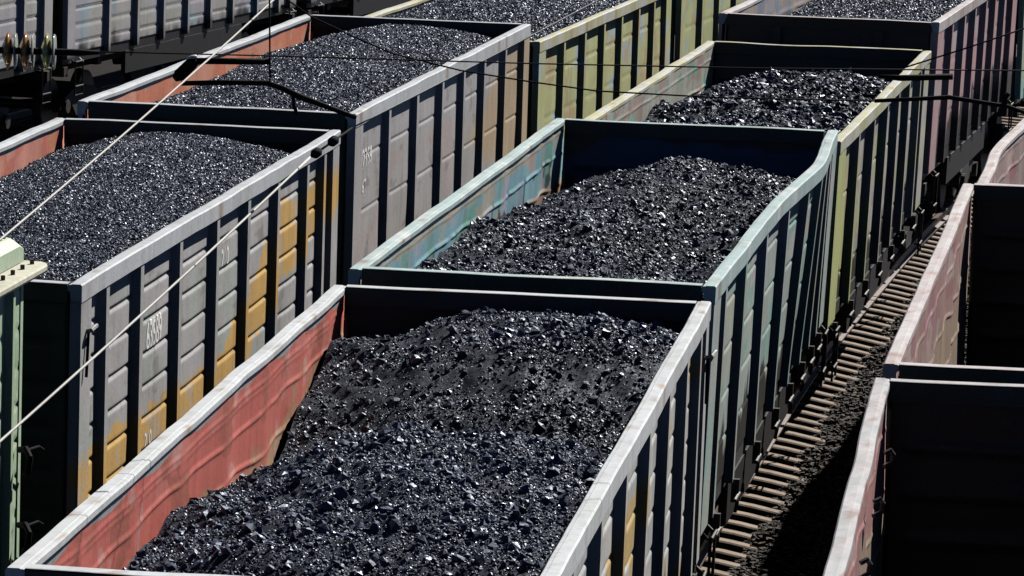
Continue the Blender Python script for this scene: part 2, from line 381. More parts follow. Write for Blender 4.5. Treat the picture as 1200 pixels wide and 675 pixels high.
    # ladder rungs and foot board on the near right and far right corner
    for q in (-1, 1):
        mb = MB(); yc = q * (L / 2 - .45)
        for k in range(5):
            zz = zt - 2.5 + k * .32 - (0 if k else .1)
            if k < 2: mb.tube([(1.55, yc - .2, zz), (1.62, yc - .2, zz), (1.62, yc + .2, zz), (1.55, yc + .2, zz)], .014, 6)
        mb.tube([(1.54, yc - .2, zt - 2.14), (1.61, yc - .2, zt - 2.2), (1.61, yc - .2, zt - 2.75), (1.61, yc + .2, zt - 2.75), (1.61, yc + .2, zt - 2.2), (1.54, yc + .2, zt - 2.14)], .014, 6)
        mb.build('step', M_steel, root)
    if near_hook:
        yc = L / 2 - .3 if near_hook == 'far' else -L / 2 + .22
        mb = MB(); mb.tube([(1.535, yc, zt - .42), (1.60, yc - .02, zt - .40), (1.62, yc + .05, zt - .37), (1.60, yc + .14, zt - .40), (1.57, yc + .16, zt - .46)], .018, 7)
        mb.build('rope_hook', M_white, root)
        mb = MB(); mb.tube([(1.56, yc + .02, zt - .42), (1.57, yc - .08, zt - .78)], .014, 6); mb.build('hook_strap', M_black, root)
    if lean:                                      # the track is canted in the curve: the body leans with it
        for ch in root.children:
            for o in [ch] + list(ch.children):
                n = len(o.data.vertices); co = np.zeros(n * 3); o.data.vertices.foreach_get('co', co); co = co.reshape(-1, 3)
                co[:, 0] += lean * (co[:, 2] - zt) / 2.06; o.data.vertices.foreach_set('co', co.ravel()); o.data.update()
    root['zt'] = zt
    return root

g_ = lambda *a, **k: scheme(*a, **k)
railgrey = scheme((.47, .50, .53), (((.42, .44, .46), .5, .62, ALLZ), ((.30, .22, .17), .25, .74, ALLZ)), 3)
railwhite = scheme((.55, .575, .60), (((.52, .55, .56), .45, .58, ALLZ), ((.36, .28, .22), .22, .72, ALLZ)), 4)
railteal = scheme((.38, .49, .49), (((.52, .57, .56), .4, .6, ALLZ), ((.30, .24, .20), .25, .74, ALLZ)), 6)
raildull = scheme((.47, .45, .46), (((.38, .40, .41), .4, .55, ALLZ), ((.30, .22, .20), .18, .70, ALLZ)), 7)
railyel = scheme((.47, .46, .30), (((.50, .51, .47), .5, .52, ALLZ), ((.34, .27, .20), .22, .72, ALLZ)), 8)
railpink = scheme((.46, .41, .41), (((.52, .50, .50), .4, .5, ALLZ), ((.36, .24, .22), .22, .70, ALLZ)), 9)
darkgreen = scheme((.028, .055, .050), (((.020, .035, .034), .7, .5, ALLZ),), 14)
darkteal = scheme((.020, .050, .060), (((.014, .028, .036), .7, .5, ALLZ),), 15)
darkrust = scheme((.030, .020, .022), (((.022, .022, .026), .6, .5, ALLZ),), 16)
navy = scheme((.030, .070, .16), (((.020, .024, .034), .8, .55, ALLZ),), 17)
greyC1 = scheme((.50, .50, .49), (((.42, .44, .46), .7, .55, ALLZ), ((.52, .38, .18), .8, .66, (-1.9, -.3))), 51)
tealC2 = scheme((.36, .42, .41), (((.27, .41, .39), .8, .54, ALLZ), ((.40, .42, .36), .7, .64, ALLZ), ((.44, .45, .46), .6, .6, (-1.0, 0))), 53)
_y3 = scheme((.48, .52, .24), (((.52, .40, .28), .5, .66, ALLZ),), 55); _g3 = scheme((.44, .43, .40), (((.44, .46, .28), .6, .52, ALLZ), ((.34, .33, .32), .5, .6, ALLZ)), 56)
def yelC3(y, z, lat=0):
    t = sst(-4.9, -3.6, np.ravel(y) + .9 * np.ravel(z) + .5)[:, None]
    return _y3(y, z) * (1 - t) + _g3(y, z) * t
_p4 = scheme((.48, .30, .31), (((.44, .38, .39), .8, .55, ALLZ), ((.50, .30, .30), .5, .62, ALLZ)), 57)
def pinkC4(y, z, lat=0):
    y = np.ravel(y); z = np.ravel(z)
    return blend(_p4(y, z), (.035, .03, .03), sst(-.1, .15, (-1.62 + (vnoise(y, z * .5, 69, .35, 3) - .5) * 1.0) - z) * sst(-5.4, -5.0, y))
tealC5 = scheme((.26, .46, .42), (((.40, .46, .34), .8, .55, ALLZ),), 58)
_gB2 = scheme((.39, .385, .395), (((.41, .36, .36), .9, .56, (-9, -.7)), ((.29, .28, .28), .3, .68, ALLZ)), 61)
def greyB2(y, z, lat=0):
    y = np.ravel(y); z = np.ravel(z); w = (vnoise(y, z, 62, .6, 3) - .5) * .8
    return blend(_gB2(y, z), (.46, .36, .24), sst(0, .1, .09 * (y + w) - .12 + (z + 1.0) * -.0 - np.abs(z + 1.1) * .35) * .9)
yelB3 = scheme((.49, .52, .27), (((.42, .50, .52), .7, .60, (-1.4, -.3)), ((.48, .40, .24), .6, .58, ALLZ)), 63)
yelB4 = scheme((.49, .53, .28), (((.48, .42, .26), .5, .6, ALLZ), ((.40, .48, .42), .5, .62, ALLZ)), 65)
_gA = scheme((.44, .43, .48), (((.36, .44, .49), .8, .6, ALLZ), ((.46, .46, .45), .9, .5, ALLZ)), 67)
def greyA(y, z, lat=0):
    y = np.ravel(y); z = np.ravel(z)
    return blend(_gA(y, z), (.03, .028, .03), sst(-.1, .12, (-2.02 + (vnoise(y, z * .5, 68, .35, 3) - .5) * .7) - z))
redin = scheme((.52, .17, .13), (((.58, .25, .20), .7, .5, ALLZ), ((.50, .22, .12), .5, .64, ALLZ)), 71)
orangein = scheme((.60, .21, .13), (((.60, .28, .20), .7, .5, ALLZ), ((.34, .18, .14), .25, .72, ALLZ)), 73)
palein = scheme((.40, .42, .37), (((.38, .30, .27), .7, .58, ALLZ), ((.14, .42, .34), .35, .70, ALLZ), ((.46, .20, .18), .3, .74, ALLZ)), 75)
greyin = scheme((.38, .35, .38), (((.26, .30, .38), .7, .6, ALLZ), ((.40, .34, .30), .6, .55, ALLZ)), 77)

WG = {}
WG['C1'] = dict(x=-.605, y=33.499, h=.1097, dz=.0702, L=12.506)
WG['C2'] = dict(x=1.061, y=47.356, h=.1352, dz=.0714, L=13.399)
WG['C3'] = dict(x=3.109, y=61.334, h=.1596, dz=-.157, L=12.754)
WG['C4'] = dict(x=5.523 - .07, y=74.927 - .36, h=.1899, dz=.1594, L=12.15)
WG['B1'] = dict(x=-4.2175, y=46.043, h=.1247, dz=.0662, L=12.88)
WG['B2'] = dict(x=-2.3395, y=59.913, h=.1463, dz=.1449, L=12.99)
WG['B3'] = dict(x=-.0975 - .07, y=73.688 - .4, h=.1787, dz=-.1706, L=12.1)
WG['D1'] = dict(x=3.5663, y=29.5555, h=.1069, dz=.0073, L=12.9)
WG['D2'] = dict(x=5.2475, y=43.3275, h=.1337, dz=-.0393, L=12.814)
WG['D3'] = dict(x=7.387, y=57.026, h=.1661, dz=-.1526, L=12.9)
def chain(a, dh, dz, L, sgn=1, gap=1.02):
    a = WG[a]; h = a['h'] + dh; d1 = a['L'] / 2 + gap / 2; d2 = L / 2 + gap / 2
    return dict(x=a['x'] + sgn * (math.sin(a['h']) * d1 + math.sin(h) * d2), y=a['y'] + sgn * (math.cos(a['h']) * d1 + math.cos(h) * d2), h=h, dz=dz, L=L)
WG['C5'] = chain('C4', .028, .05, 12.8)
WG['B4'] = chain('B3', .028, .12, 12.8)
WG['D4'] = chain('D3', .028, .0, 12.8)
P7 = [-4.3, -2.6, -.87, .87, 2.6, 4.3]
wagon('gondola_wagon', 'white rimmed wagon in the centre foreground with red and tan inner side', **WG['C1'], posts=[-5.9, -4.55, -2.8, -1.05, .72, 2.42, 4.12, 5.5],
      outc=greyC1, inc=red_tan_inside, railc=railwhite, endc=darkteal, endin=darkrust, seed=101, lean=.02, dark_below=-1.95, left=dict(bulge=.04, dent=.016, ridges=[(-.20, .008, .0), (-.245, .005, .0), (-.41, .013, .07), (-.73, .014, .11), (-1.1, .015, .15)]), near_hook='far', cw=.3)
wagon('gondola_wagon', 'teal wagon with light blue patches on its inner side and a bent right rim', **WG['C2'], posts=[-5.5, -3.72, -1.6, .45, 2.1, 3.6, 4.8, 5.8],
      outc=tealC2, inc=c2_inside, railc=railteal, endc=darkteal, endin=navy, seed=102, lean=.05, dark_below=-1.62, cw=.62, right=dict(ridges=[(-.42 - .42 * k, .016, .0) for k in range(4)]), left=dict(bulge=.04, dent=.018, ridges=[(-.14, .007, 0), (-.38, .018, .06), (-.70, .018, .12), (-1.0, .018, .12)]), bowR=[(3.2, .13, 2.6)], near_hook=False)
wagon('gondola_wagon', 'yellow green wagon with pale inner side behind the teal wagon', **WG['C3'], posts=[-5.75, -3.8, -1.9, -.05, 1.65, 3.3, 5.05],
      outc=yelC3, inc=palein, railc=railyel, endc=darkgreen, endin=darkteal, seed=103, lean=.06, dark_below=-1.7, deep=.02, cw=.85, right=dict(ridges=[(-.8, .014, 0), (-1.75, .014, 0)]), left=dict(bulge=.03, dent=.02, ridges=[(-.22, .01, 0), (-.55, .016, .05)]), near_hook=False)
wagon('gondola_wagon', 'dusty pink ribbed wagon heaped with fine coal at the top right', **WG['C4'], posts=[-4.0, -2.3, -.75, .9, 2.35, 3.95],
      outc=pinkC4, inc=greyin, railc=railpink, endc=darkrust, endin=darkrust, seed=104, lean=.06, dark_below=-1.5, deep=.012, cw=.8, post_w=.075, right=dict(ridges=[(-.75, .012, 0), (-1.5, .012, 0)]), near_hook=False, detail=False)
wagon('gondola_wagon', 'teal green wagon cut off by the upper right corner, beyond the pink wagon', **WG['C5'], posts=P7, outc=tealC5, inc=greyin, railc=railteal, endc=darkgreen, endin=darkrust, seed=105, near_hook=False, detail=False)
b1 = wagon('gondola_wagon', 'grey wagon with amber yellow band and white number along its side, left row nearest', **WG['B1'], posts=[-5.35, -3.92, -2.2, -.45, 1.15, 2.8, 4.5, 5.55],
      outc=grey_yellow, inc=redin, railc=railgrey, endc=darkgreen, endin=darkrust, seed=111, left=dict(wavy=.05, dent=.03))
b2 = wagon('gondola_wagon', 'grey and tan wagon with orange red inner side, second in the left row', **WG['B2'], posts=[-4.25, -2.38, -.58, 1.05, 2.7, 4.45],
      outc=greyB2, inc=orangein, railc=railgrey, endc=darkteal, endin=darkrust, seed=112, cw=.5, right=dict(ridges=[(-.56, .014, 0), (-1.17, .014, 0), (-1.78, .014, 0)]), left=dict(wavy=.04, dent=.03), near_hook=False)
wagon('gondola_wagon', 'olive yellow wagon with a pale blue patch on its side, third in the left row', **WG['B3'], posts=[-4.0, -2.2, -.5, 1.1, 2.75, 4.3],
      outc=yelB3, inc=palein, railc=railyel, endc=darkgreen, endin=darkrust, seed=113, cw=.55, right=dict(ridges=[(-.55, .014, 0), (-1.15, .014, 0), (-1.75, .014, 0)]), near_hook=False, detail=False)
wagon('gondola_wagon', 'yellow green wagon side glimpsed at the top between the olive and pink wagons', **WG['B4'], posts=P7, outc=yelB4, inc=palein, railc=railyel, endc=darkgreen, endin=darkrust, seed=114, right=dict(ridges=[(-.55, .014, 0), (-1.15, .014, 0), (-1.75, .014, 0)]), near_hook=False, detail=False)
for n, lab, ic, sd, bl in (('D1', 'empty wagon in the bottom right corner with broad pale rim and hooks inside', pink_tan(81, (.42, .22, .21)), 121, None),
                           ('D2', 'empty wagon with pink inner side fading to tan, second in the right row', pink_tan(83), 122, None),
                           ('D3', 'empty wagon with a bent rim and brown grey inner side at the right edge', pink_tan(85, (.36, .28, .27), (.30, .25, .23)), 123, [(-2.5, -.10, 2.2)])):
    r = wagon('gondola_wagon', lab, **WG[n], posts=[-5.3, -3.7, -2.1, -.5, 1.1, 2.7, 4.3], outc=darkgreen, inc=ic, railc=raildull if n == 'D1' else railpink, endc=darkteal, endin=darkrust, seed=sd,
              left=dict(bulge=.04, dent=.013, ridges=[(-.14, .008, 0), (-.38, .013, .07), (-.84, .015, .12), (-1.25, .018, .2), (-1.65, .018, .2)]), bowL=bl, near_hook=False, group='empty coal wagons')
    if n in ('D1', 'D2', 'D3'):
        zt = r['zt']
        for yy in ([-2.2, .4, 2.6, 4.6] if n == 'D1' else []):
            mb = MB(); mb.tube([(-1.40, yy, zt - .26), (-1.36, yy + .02, zt - .24), (-1.34, yy + .08, zt - .28), (-1.35, yy + .07, zt - .34), (-1.40, yy + .02, zt - .36)], .018, 7); mb.build('lashing_ring', M_steel, r)
# wagons of the row far left (only their right sides are seen)
hA = math.radians(14.25); dA = Vector((math.sin(hA), math.cos(hA))); nA = Vector((math.cos(hA), -math.sin(hA)))
oA = Vector((-8.5, 80.6)) - nA * 1.545
for lab, s0, L, ps in (('lavender grey wagon behind the brown insulators at the left edge', 2.45, 12.8, [-6.4 + 2 * i for i in ()] + [-4.9, -3.2, -1.5, .1, 1.8, 3.4, 5.05]),
                       ('lavender grey wagon with a pale blue smear near its corner', 3.2 + 13.4, 13.4, None),
                       ('grey wagon of the far left row, cut off above the orange red wagon', 17.6 + 12.8, 12.8, P7)):
    c = oA + dA * (s0 - L / 2)
    if ps is None: ps = [5.5 - 9.95 + 0, 7.0 - 9.9, 8.45 - 9.9, 9.85 - 9.9, 11.2 - 9.9, 12.55 - 9.9, 14.1 - 9.9, 5.6]
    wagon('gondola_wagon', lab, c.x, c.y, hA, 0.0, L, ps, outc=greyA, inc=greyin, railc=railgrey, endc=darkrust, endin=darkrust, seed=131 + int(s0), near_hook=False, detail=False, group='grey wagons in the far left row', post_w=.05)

cz = oA - nA * 7.2  # added dark wagon row, covers the sunlit ground behind the grey wagons
for lab, s0 in (('added dark rust brown wagon almost hidden behind the grey row, at the left', 4.0), ('added dark rust brown wagon almost hidden behind the grey row, farther along', 18.0)):
    c = cz + dA * s0
    wagon('gondola_wagon', lab, c.x, c.y, hA, 0.0, 12.9, P7, outc=darkrust, inc=darkrust, railc=darkrust, endc=darkrust, endin=darkrust, seed=141, near_hook=False, detail=False, group='added dark wagons behind the far left row')

# painted numbers
def text(body, parent, lon, z, size, sy, zt, posts, L, seed, bow_seed=0):
    cu = bpy.data.curves.new('number', 'FONT'); cu.body = body; cu.size = size; cu.offset = .006
    t = bpy.data.objects.new('t', cu); C.objects.link(t); bpy.context.view_layer.update()
    me = bpy.data.meshes.new_from_object(t); bpy.data.objects.remove(t); me.materials.append(M_num)
    co = np.zeros(len(me.vertices) * 3); me.vertices.foreach_get('co', co); co = co.reshape(-1, 3)
    y = co[:, 0] + lon; zz = co[:, 1] * sy + z
    P = dict(bulge=.012, dent=.006, wavy=.0, seed=seed); P['break'] = True
    b = (vnoise(y, 0 * y, seed + 71, 1.3, 3) - .5) * .02 * np.clip(1 + zz / 2.06, 0, 1)
    co = np.stack([1.464 + side_off(y, zz, [-L / 2] + posts + [L / 2], P) + b + .004, y, zt + zz], -1)
    me.vertices.foreach_set('co', co.ravel()); me.update()
    o = bpy.data.objects.new('painted_number', me); C.objects.link(o); o.parent = parent; return o
_p1 = [-5.35, -3.92, -2.2, -.45, 1.15, 2.8, 4.5, 5.55]; _p2 = [-4.25, -2.38, -.58, 1.05, 2.7, 4.45]
text('63589', b1, -3.40, -.985, .27, 1.35, b1['zt'], _p1, 12.88, 111)
text('210', b1, .06, -.70, .26, 1.0, b1['zt'], _p1, 12.88, 111)
text('210', b1, -3.38, -1.86, .2, 1.0, b1['zt'], _p1, 12.88, 111)
text('2359', b2, -5.62, -.70, .30, 1., b2['zt'], _p2, 12.99, 112)
text('67', b2, -5.62, -.98, .24, .9, b2['zt'], _p2, 12.99, 112)

# ------------------------------------------------------------------ coal
def coal(label, w, tab, fine, seed, n, rmin, rmax, alpha, rough_amp, mats, pale=.0):
    """tab: rows (lon, z at left wall, z on centre, z at right wall), z measured from the rim"""
    r = np.random.default_rng(seed); L = w['L']; T = np.array(tab); HW = 1.42; HL = L / 2 - .14
    def H(x, y):
        l = np.interp(y, T[:, 0], T[:, 1]); c = np.interp(y, T[:, 0], T[:, 2]); q = np.interp(y, T[:, 0], T[:, 3])
        t = np.clip(np.abs(x) / HW, 0, 1); edge = np.where(x < 0, l, q); k = t ** 1.7
        h = c * (1 - k) + edge * k
        h = h + (vnoise(x, y, seed, 1.3, 2) - .5) * .16 * rough_amp + (vnoise(x, y, seed + 1, .42, 2) - .5) * (.10 if fine else .17) * rough_amp
        return h + (vnoise(x, y, seed + 2, .16, 4) - .5) * .085 * rough_amp
    step = .022 if not fine else .035
    xs = np.linspace(-HW, HW, int(2 * HW / step)); ys = np.linspace(-HL, HL, int(2 * HL / step))
    X, Y = np.meshgrid(xs, ys, indexing='ij')
    # soften the table's corners
    Hh = H(X, Y); k = 9
    for _ in range(2):
        pad = np.pad(Hh, ((0, 0), (k, k)), mode='edge'); Hs = np.cumsum(pad, 1); Hh2 = (Hs[:, 2 * k:] - np.pad(Hs, ((0, 0), (1, 0)))[:, :-2 * k - 1][:, :Hs.shape[1] - 2 * k]) / (2 * k + 1)
        low = Hh2[:, :Hh.shape[1]]
        break
    Hh = Hh * .55 + low * .45
    I = np.arange(X.size).reshape(X.shape)
    V0 = np.stack([X.ravel(), Y.ravel(), Hh.ravel()], -1)
    q = np.stack([I[:-1, :-1], I[1:, :-1], I[1:, 1:], I[:-1, 1:]], -1).reshape(-1, 4)
    T0 = np.concatenate([q[:, [0, 1, 2]], q[:, [0, 2, 3]]])
    # lumps
    px = r.uniform(-HW + .02, HW - .02, n); py = r.uniform(-HL + .02, HL - .02, n)
    u = r.random(n); rad = (rmin ** -alpha + u * (rmax ** -alpha - rmin ** -alpha)) ** (-1 / alpha)
    if not fine:                                          # coarse lumps roll to the flanks, fines sit in streaks
        dens = vnoise(px, py, seed + 5, .9, 3); keep = r.random(n) < .35 + 1.3 * sst(.35, .6, dens); keep |= rad > .05
        px, py, rad = px[keep], py[keep], rad[keep]; n = len(px)
    ix = np.clip(((px + HW) / (2 * HW) * (len(xs) - 1)).astype(int), 0, len(xs) - 1); iy = np.clip(((py + HL) / (2 * HL) * (len(ys) - 1)).astype(int), 0, len(ys) - 1)
    pz = Hh[ix, iy] + rad * r.uniform(-.15, .45, n)
    if fine:
        base = np.array([(1, 0, 0), (-1, 0, 0), (0, 1, 0), (0, -1, 0), (0, 0, 1), (0, 0, -1)], float)
        tri = np.array([(0, 2, 4), (2, 1, 4), (1, 3, 4), (3, 0, 4), (2, 0, 5), (1, 2, 5), (3, 1, 5), (0, 3, 5)])
        sh = base[None] + r.uniform(-.35, .35, (n, 6, 3))
    else:
        g = (1 + 5 ** .5) / 2
        base = np.array([(-1, g, 0), (1, g, 0), (-1, -g, 0), (1, -g, 0), (0, -1, g), (0, 1, g), (0, -1, -g), (0, 1, -g), (g, 0, -1), (g, 0, 1), (-g, 0, -1), (-g, 0, 1)]) / 1.9
        tri = np.array([(0, 11, 5), (0, 5, 1), (0, 1, 7), (0, 7, 10), (0, 10, 11), (1, 5, 9), (5, 11, 4), (11, 10, 2), (10, 7, 6), (7, 1, 8), (3, 9, 4), (3, 4, 2), (3, 2, 6), (3, 6, 8), (3, 8, 9), (4, 9, 5), (2, 4, 11), (6, 2, 10), (8, 6, 7), (9, 8, 1)])
        sh = base[None] + r.uniform(-.34, .34, (n, 12, 3))
    nv, nf = len(base), len(tri)
    sh = sh * np.stack([r.uniform(.8, 1.25, n), r.uniform(.6, 1.0, n), r.uniform(.45, .85, n)], -1)[:, None, :]
    qv = r.normal(size=(n, 4)); qv /= np.linalg.norm(qv, axis=1)[:, None]; a, b, c, d = qv.T
    Rm = np.stack([1 - 2 * (c * c + d * d), 2 * (b * c - d * a), 2 * (b * d + c * a), 2 * (b * c + d * a), 1 - 2 * (b * b + d * d), 2 * (c * d - b * a), 2 * (b * d - c * a), 2 * (c * d + b * a), 1 - 2 * (b * b + c * c)], -1).reshape(n, 3, 3)
    Vl = np.einsum('nij,nkj->nki', Rm, sh) * rad[:, None, None] + np.stack([px, py, pz], -1)[:, None, :]
    Vl[:, :, 0] = np.clip(Vl[:, :, 0], -HW - .01, HW + .01)
    Tl = (tri[None] + (np.arange(n) * nv)[:, None, None] + len(V0)).reshape(-1, 3)
    mi = np.concatenate([np.full(len(T0), 2), np.repeat((r.random(n) < pale).astype(int), nf)])
    o = fast_mesh('coal_load', np.concatenate([V0, Vl.reshape(-1, 3)]), np.concatenate([T0, Tl]), mats, mi)
    o.matrix_world = frame(w['x'], w['y'], w['h'], TOP + w['dz'])
    setp(o, label, 'coal', 'coal heaped in the wagons', 'stuff'); return o
M_fines = coal_mat('coal_fines', (.016, .020, .034), .66, .25, 3)
FM = [M_coal_fine, M_highlight, M_fines]; RM = [M_coal_rough, M_highlight, M_fines]
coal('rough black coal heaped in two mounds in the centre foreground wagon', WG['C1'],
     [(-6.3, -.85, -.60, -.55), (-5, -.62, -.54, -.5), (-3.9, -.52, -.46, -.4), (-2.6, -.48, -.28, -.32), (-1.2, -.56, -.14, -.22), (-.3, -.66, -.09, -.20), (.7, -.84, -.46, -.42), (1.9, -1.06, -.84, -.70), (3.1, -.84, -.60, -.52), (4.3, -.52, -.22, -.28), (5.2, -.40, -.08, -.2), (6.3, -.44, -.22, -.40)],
     False, 201, 190000, .006, .055, 2.8, 1.0, [M_coal_near, M_highlight, M_fines], .002)
coal('rough lumpy coal in a rounded heap inside the teal wagon', WG['C2'],
     [(-6.6, -.52, -.50, -.5), (-4.4, -.36, -.44, -.4), (-2.7, -.44, -.44, -.34), (-.2, -.44, -.42, -.28), (2.2, -.58, -.38, -.26), (4.0, -.72, -.30, -.36), (5.2, -.80, -.30, -.56), (6.6, -.94, -.58, -.86)],
     False, 202, 140000, .007, .055, 2.7, 1.05, RM, .003)
coal('rough dark coal in a low mound inside the yellow green wagon', WG['C3'],
     [(-6.4, -.42, -.38, -.34), (-2.3, -.34, -.26, -.2), (.4, -.42, -.24, -.2), (3.0, -.60, -.12, -.24), (4.3, -.68, -.22, -.45), (6.4, -.85, -.50, -.70)],
     False, 203, 70000, .010, .07, 2.3, 1.1, RM, .004)
coal('bright fine coal in the pink wagon at the top right', WG['C4'], [(-6.1, -.32, -.10, -.12), (-2, -.48, -.06, -.1), (.5, -.50, -.04, -.1), (6.1, -.3, -.1, -.2)], True, 204, 80000, .013, .026, 1.5, .7, FM, .01)
coal('evenly sized fine coal heaped in the grey and amber wagon', WG['B1'],
     [(-6.4, -.16, -.10, -.16), (-3, -.28, .0, -.12), (2, -.32, .02, -.12), (4.5, -.31, -.02, -.18), (6.4, -.36, -.10, -.34)], True, 205, 150000, .009, .019, 1.6, .6, FM, .006)
coal('evenly sized fine coal heaped in the grey and tan wagon', WG['B2'],
     [(-6.4, -.30, -.10, -.16), (-3, -.34, -.02, -.1), (2, -.32, .0, -.1), (4.5, -.34, .0, -.14), (6.4, -.34, -.06, -.32)], True, 206, 120000, .010, .021, 1.6, .6, FM, .008)
coal('fine coal filling the olive yellow wagon to its rim at the top', WG['B3'], [(-6.1, -.05, .04, -.06), (0, -.10, .12, -.05), (6.1, -.1, .04, -.1)], True, 207, 80000, .013, .026, 1.5, .6, FM, .008)

# ------------------------------------------------------------------ ground and tracks
def ground():
    xs = np.concatenate([[-900, -200, -60], np.linspace(-25, 25, 101), [60, 200, 900]]); ys = np.concatenate([[-300, -50, 0], np.linspace(10, 120, 221), [200, 500, 3000]])
    X, Y = np.meshgrid(xs, ys, indexing='ij'); Z = -.21 + (vnoise(X, Y, 91, 1.2, 3) - .5) * .10
    I = np.arange(X.size).reshape(X.shape); q = np.stack([I[:-1, :-1], I[1:, :-1], I[1:, 1:], I[:-1, 1:]], -1).reshape(-1, 4)
    m, nt, p = newmat('coal_dusted_ground'); tc = N(nt, 'ShaderNodeTexCoord'); v = tc.outputs['Object']
    f = noise_fac(nt, v, 1.3, .35, .65, 6, (1, 1, 1)); f2 = noise_fac(nt, v, 24, .4, .65, 4, (1, 1, 1), 4)
    col = mixc(nt, f, (.006, .005, .0045), (.014, .012, .010)); col = mixc(nt, f2, col, (.022, .018, .015))
    nt.links.new(col, p.inputs['Base Color']); p.inputs['Roughness'].default_value = .95; p.inputs['Specular IOR Level'].default_value = .1
    n = N(nt, 'ShaderNodeTexNoise', Scale=30, Detail=6); nt.links.new(v, n.inputs['Vector']); b = N(nt, 'ShaderNodeBump', Strength=.8, Distance=.03)
    nt.links.new(n.outputs[0], b.inputs['Height']); nt.links.new(b.outputs[0], p.inputs['Normal'])
    o = fast_mesh('ground', np.stack([X.ravel(), Y.ravel(), Z.ravel()], -1), q, [m], smooth=True); setp(o, kind='structure'); o['label'] = 'dark coal dusted ground between the tracks'
ground()
M_sleeper = plain('weathered_concrete', (.27, .212, .165), .9, 1.0, .5); M_rail = plain('rusty_rail', (.10, .06, .045), .45)
class Track:
    def __init__(s, pts):                                # pts: (x,y,h)
        pts = sorted(pts, key=lambda p: p[1]); P = []
        a = pts[0]; 
        for k in range(12, 0, -1): P.append((a[0] - math.sin(a[2] - k * .01) * k * 4, a[1] - math.cos(a[2] - k * .01) * k * 4))
        for i, p in enumerate(pts):
            P.append(p[:2])
        b = pts[-1]
        for k in range(1, 16): P.append((b[0] + math.sin(b[2] + k * .006) * k * 4, b[1] + math.cos(b[2] + k * .006) * k * 4))
        P = np.array(P); t = np.concatenate([[0], np.cumsum(np.hypot(*np.diff(P, axis=0).T))]); tt = np.arange(0, t[-1], .25)
        x = np.interp(tt, t, P[:, 0]); y = np.interp(tt, t, P[:, 1]); k = 31; ker = np.ones(k) / k
        xs = np.convolve(np.pad(x, k // 2, mode='reflect', reflect_type='odd'), ker, 'valid'); ys = np.convolve(np.pad(y, k // 2, mode='reflect', reflect_type='odd'), ker, 'valid')
        s.x, s.y, s.t = xs, ys, tt; s.h = np.arctan2(np.gradient(xs), np.gradient(ys))
    def at(s, d): return np.interp(d, s.t, s.x), np.interp(d, s.t, s.y), np.interp(d, s.t, s.h)
def make_track(label, tr, parts):
    root = empty('railway_track', Matrix.Translation((float(tr.x[0]), float(tr.y[0]), 0))); setp(root, label, 'railway track', 'tracks under the wagon rows')
    inv = root.matrix_world.inverted()
    for s in (-1, 1):
        V = []; F = []; prof = [(-.065, 0), (.065, 0), (.065, .02), (.012, .04), (.012, .12), (.036, .13), (.036, .165), (-.036, .165), (-.036, .13), (-.012, .12), (-.012, .04), (-.065, .02)]
        idx = range(0, len(tr.t), 3); k = len(prof)
        for i in idx:
            for a, b in prof:
                l = s * .76 + a; V.append((tr.x[i] + math.cos(tr.h[i]) * l - root.location.x, tr.y[i] - math.sin(tr.h[i]) * l - root.location.y, b))
        for i in range(len(idx) - 1): F += [(i * k + j, i * k + (j + 1) % k, (i + 1) * k + (j + 1) % k, (i + 1) * k + j) for j in range(k)]
        MB().add(V, F).build('rail', M_rail, root)
    def sl(mb, d, jit=True):
        x, y, h = tr.at(d); x -= root.location.x; y -= root.location.y
        h += (rng.random() - .5) * .03; o = (rng.random() - .5) * .06; w = .092
        prof = [(-w - .02, -.24), (w + .02, -.24), (w, -.015), (w - .02, .0), (-w + .02, .0), (-w, -.015)]; V = []
        for l in (-1.31, -.95, -.6, 0, .6, .95, 1.31):
            dz = -.03 if abs(l) < .3 else (-.12 if abs(l) > 1.3 else (-.05 if abs(l) > .9 else 0))
            for a, b in prof: V.append((x + math.cos(h) * (l + o) + math.sin(h) * a, y - math.sin(h) * (l + o) + math.cos(h) * a, b + dz))
        k = 6; F = [(i * k + j, i * k + (j + 1) % k, (i + 1) * k + (j + 1) % k, (i + 1) * k + j) for i in range(6) for j in range(k)] + [tuple(range(k)), tuple(36 + j for j in range(k))]
        mb.add(V, F)
    ds = np.arange(2, tr.t[-1] - 2, .54); rest = MB(); nrest = 0
    for d in ds:
        y = tr.at(d)[1]
        if parts and 42 < y < 84:
            m = MB(); sl(m, d); m.build('sleeper', M_sleeper, root)
        else: sl(rest, d); nrest += 1
    o = rest.build('sleeper', M_sleeper, root); o['kind'] = 'stuff'
    return root
g3 = lambda ks: [(WG[k]['x'], WG[k]['y'], WG[k]['h']) for k in ks]
trC = Track(g3(['C1', 'C2', 'C3', 'C4', 'C5'])); trB = Track(g3(['B1', 'B2', 'B3', 'B4'])); trD = Track(g3(['D1', 'D2', 'D3', 'D4']))
cA = oA + dA * 3
trA = Track([(cA.x - dA.x * 14, cA.y - dA.y * 14, hA), (cA.x, cA.y, hA), (cA.x + dA.x * 14, cA.y + dA.y * 14, hA)])
make_track('track with sunlit sleeper ends showing beside the centre wagon row', trC, True)
make_track('track under the left wagon row', trB, False)
make_track('track under the empty wagons of the right row', trD, False)
make_track('track under the grey wagons of the far left row', trA, False)
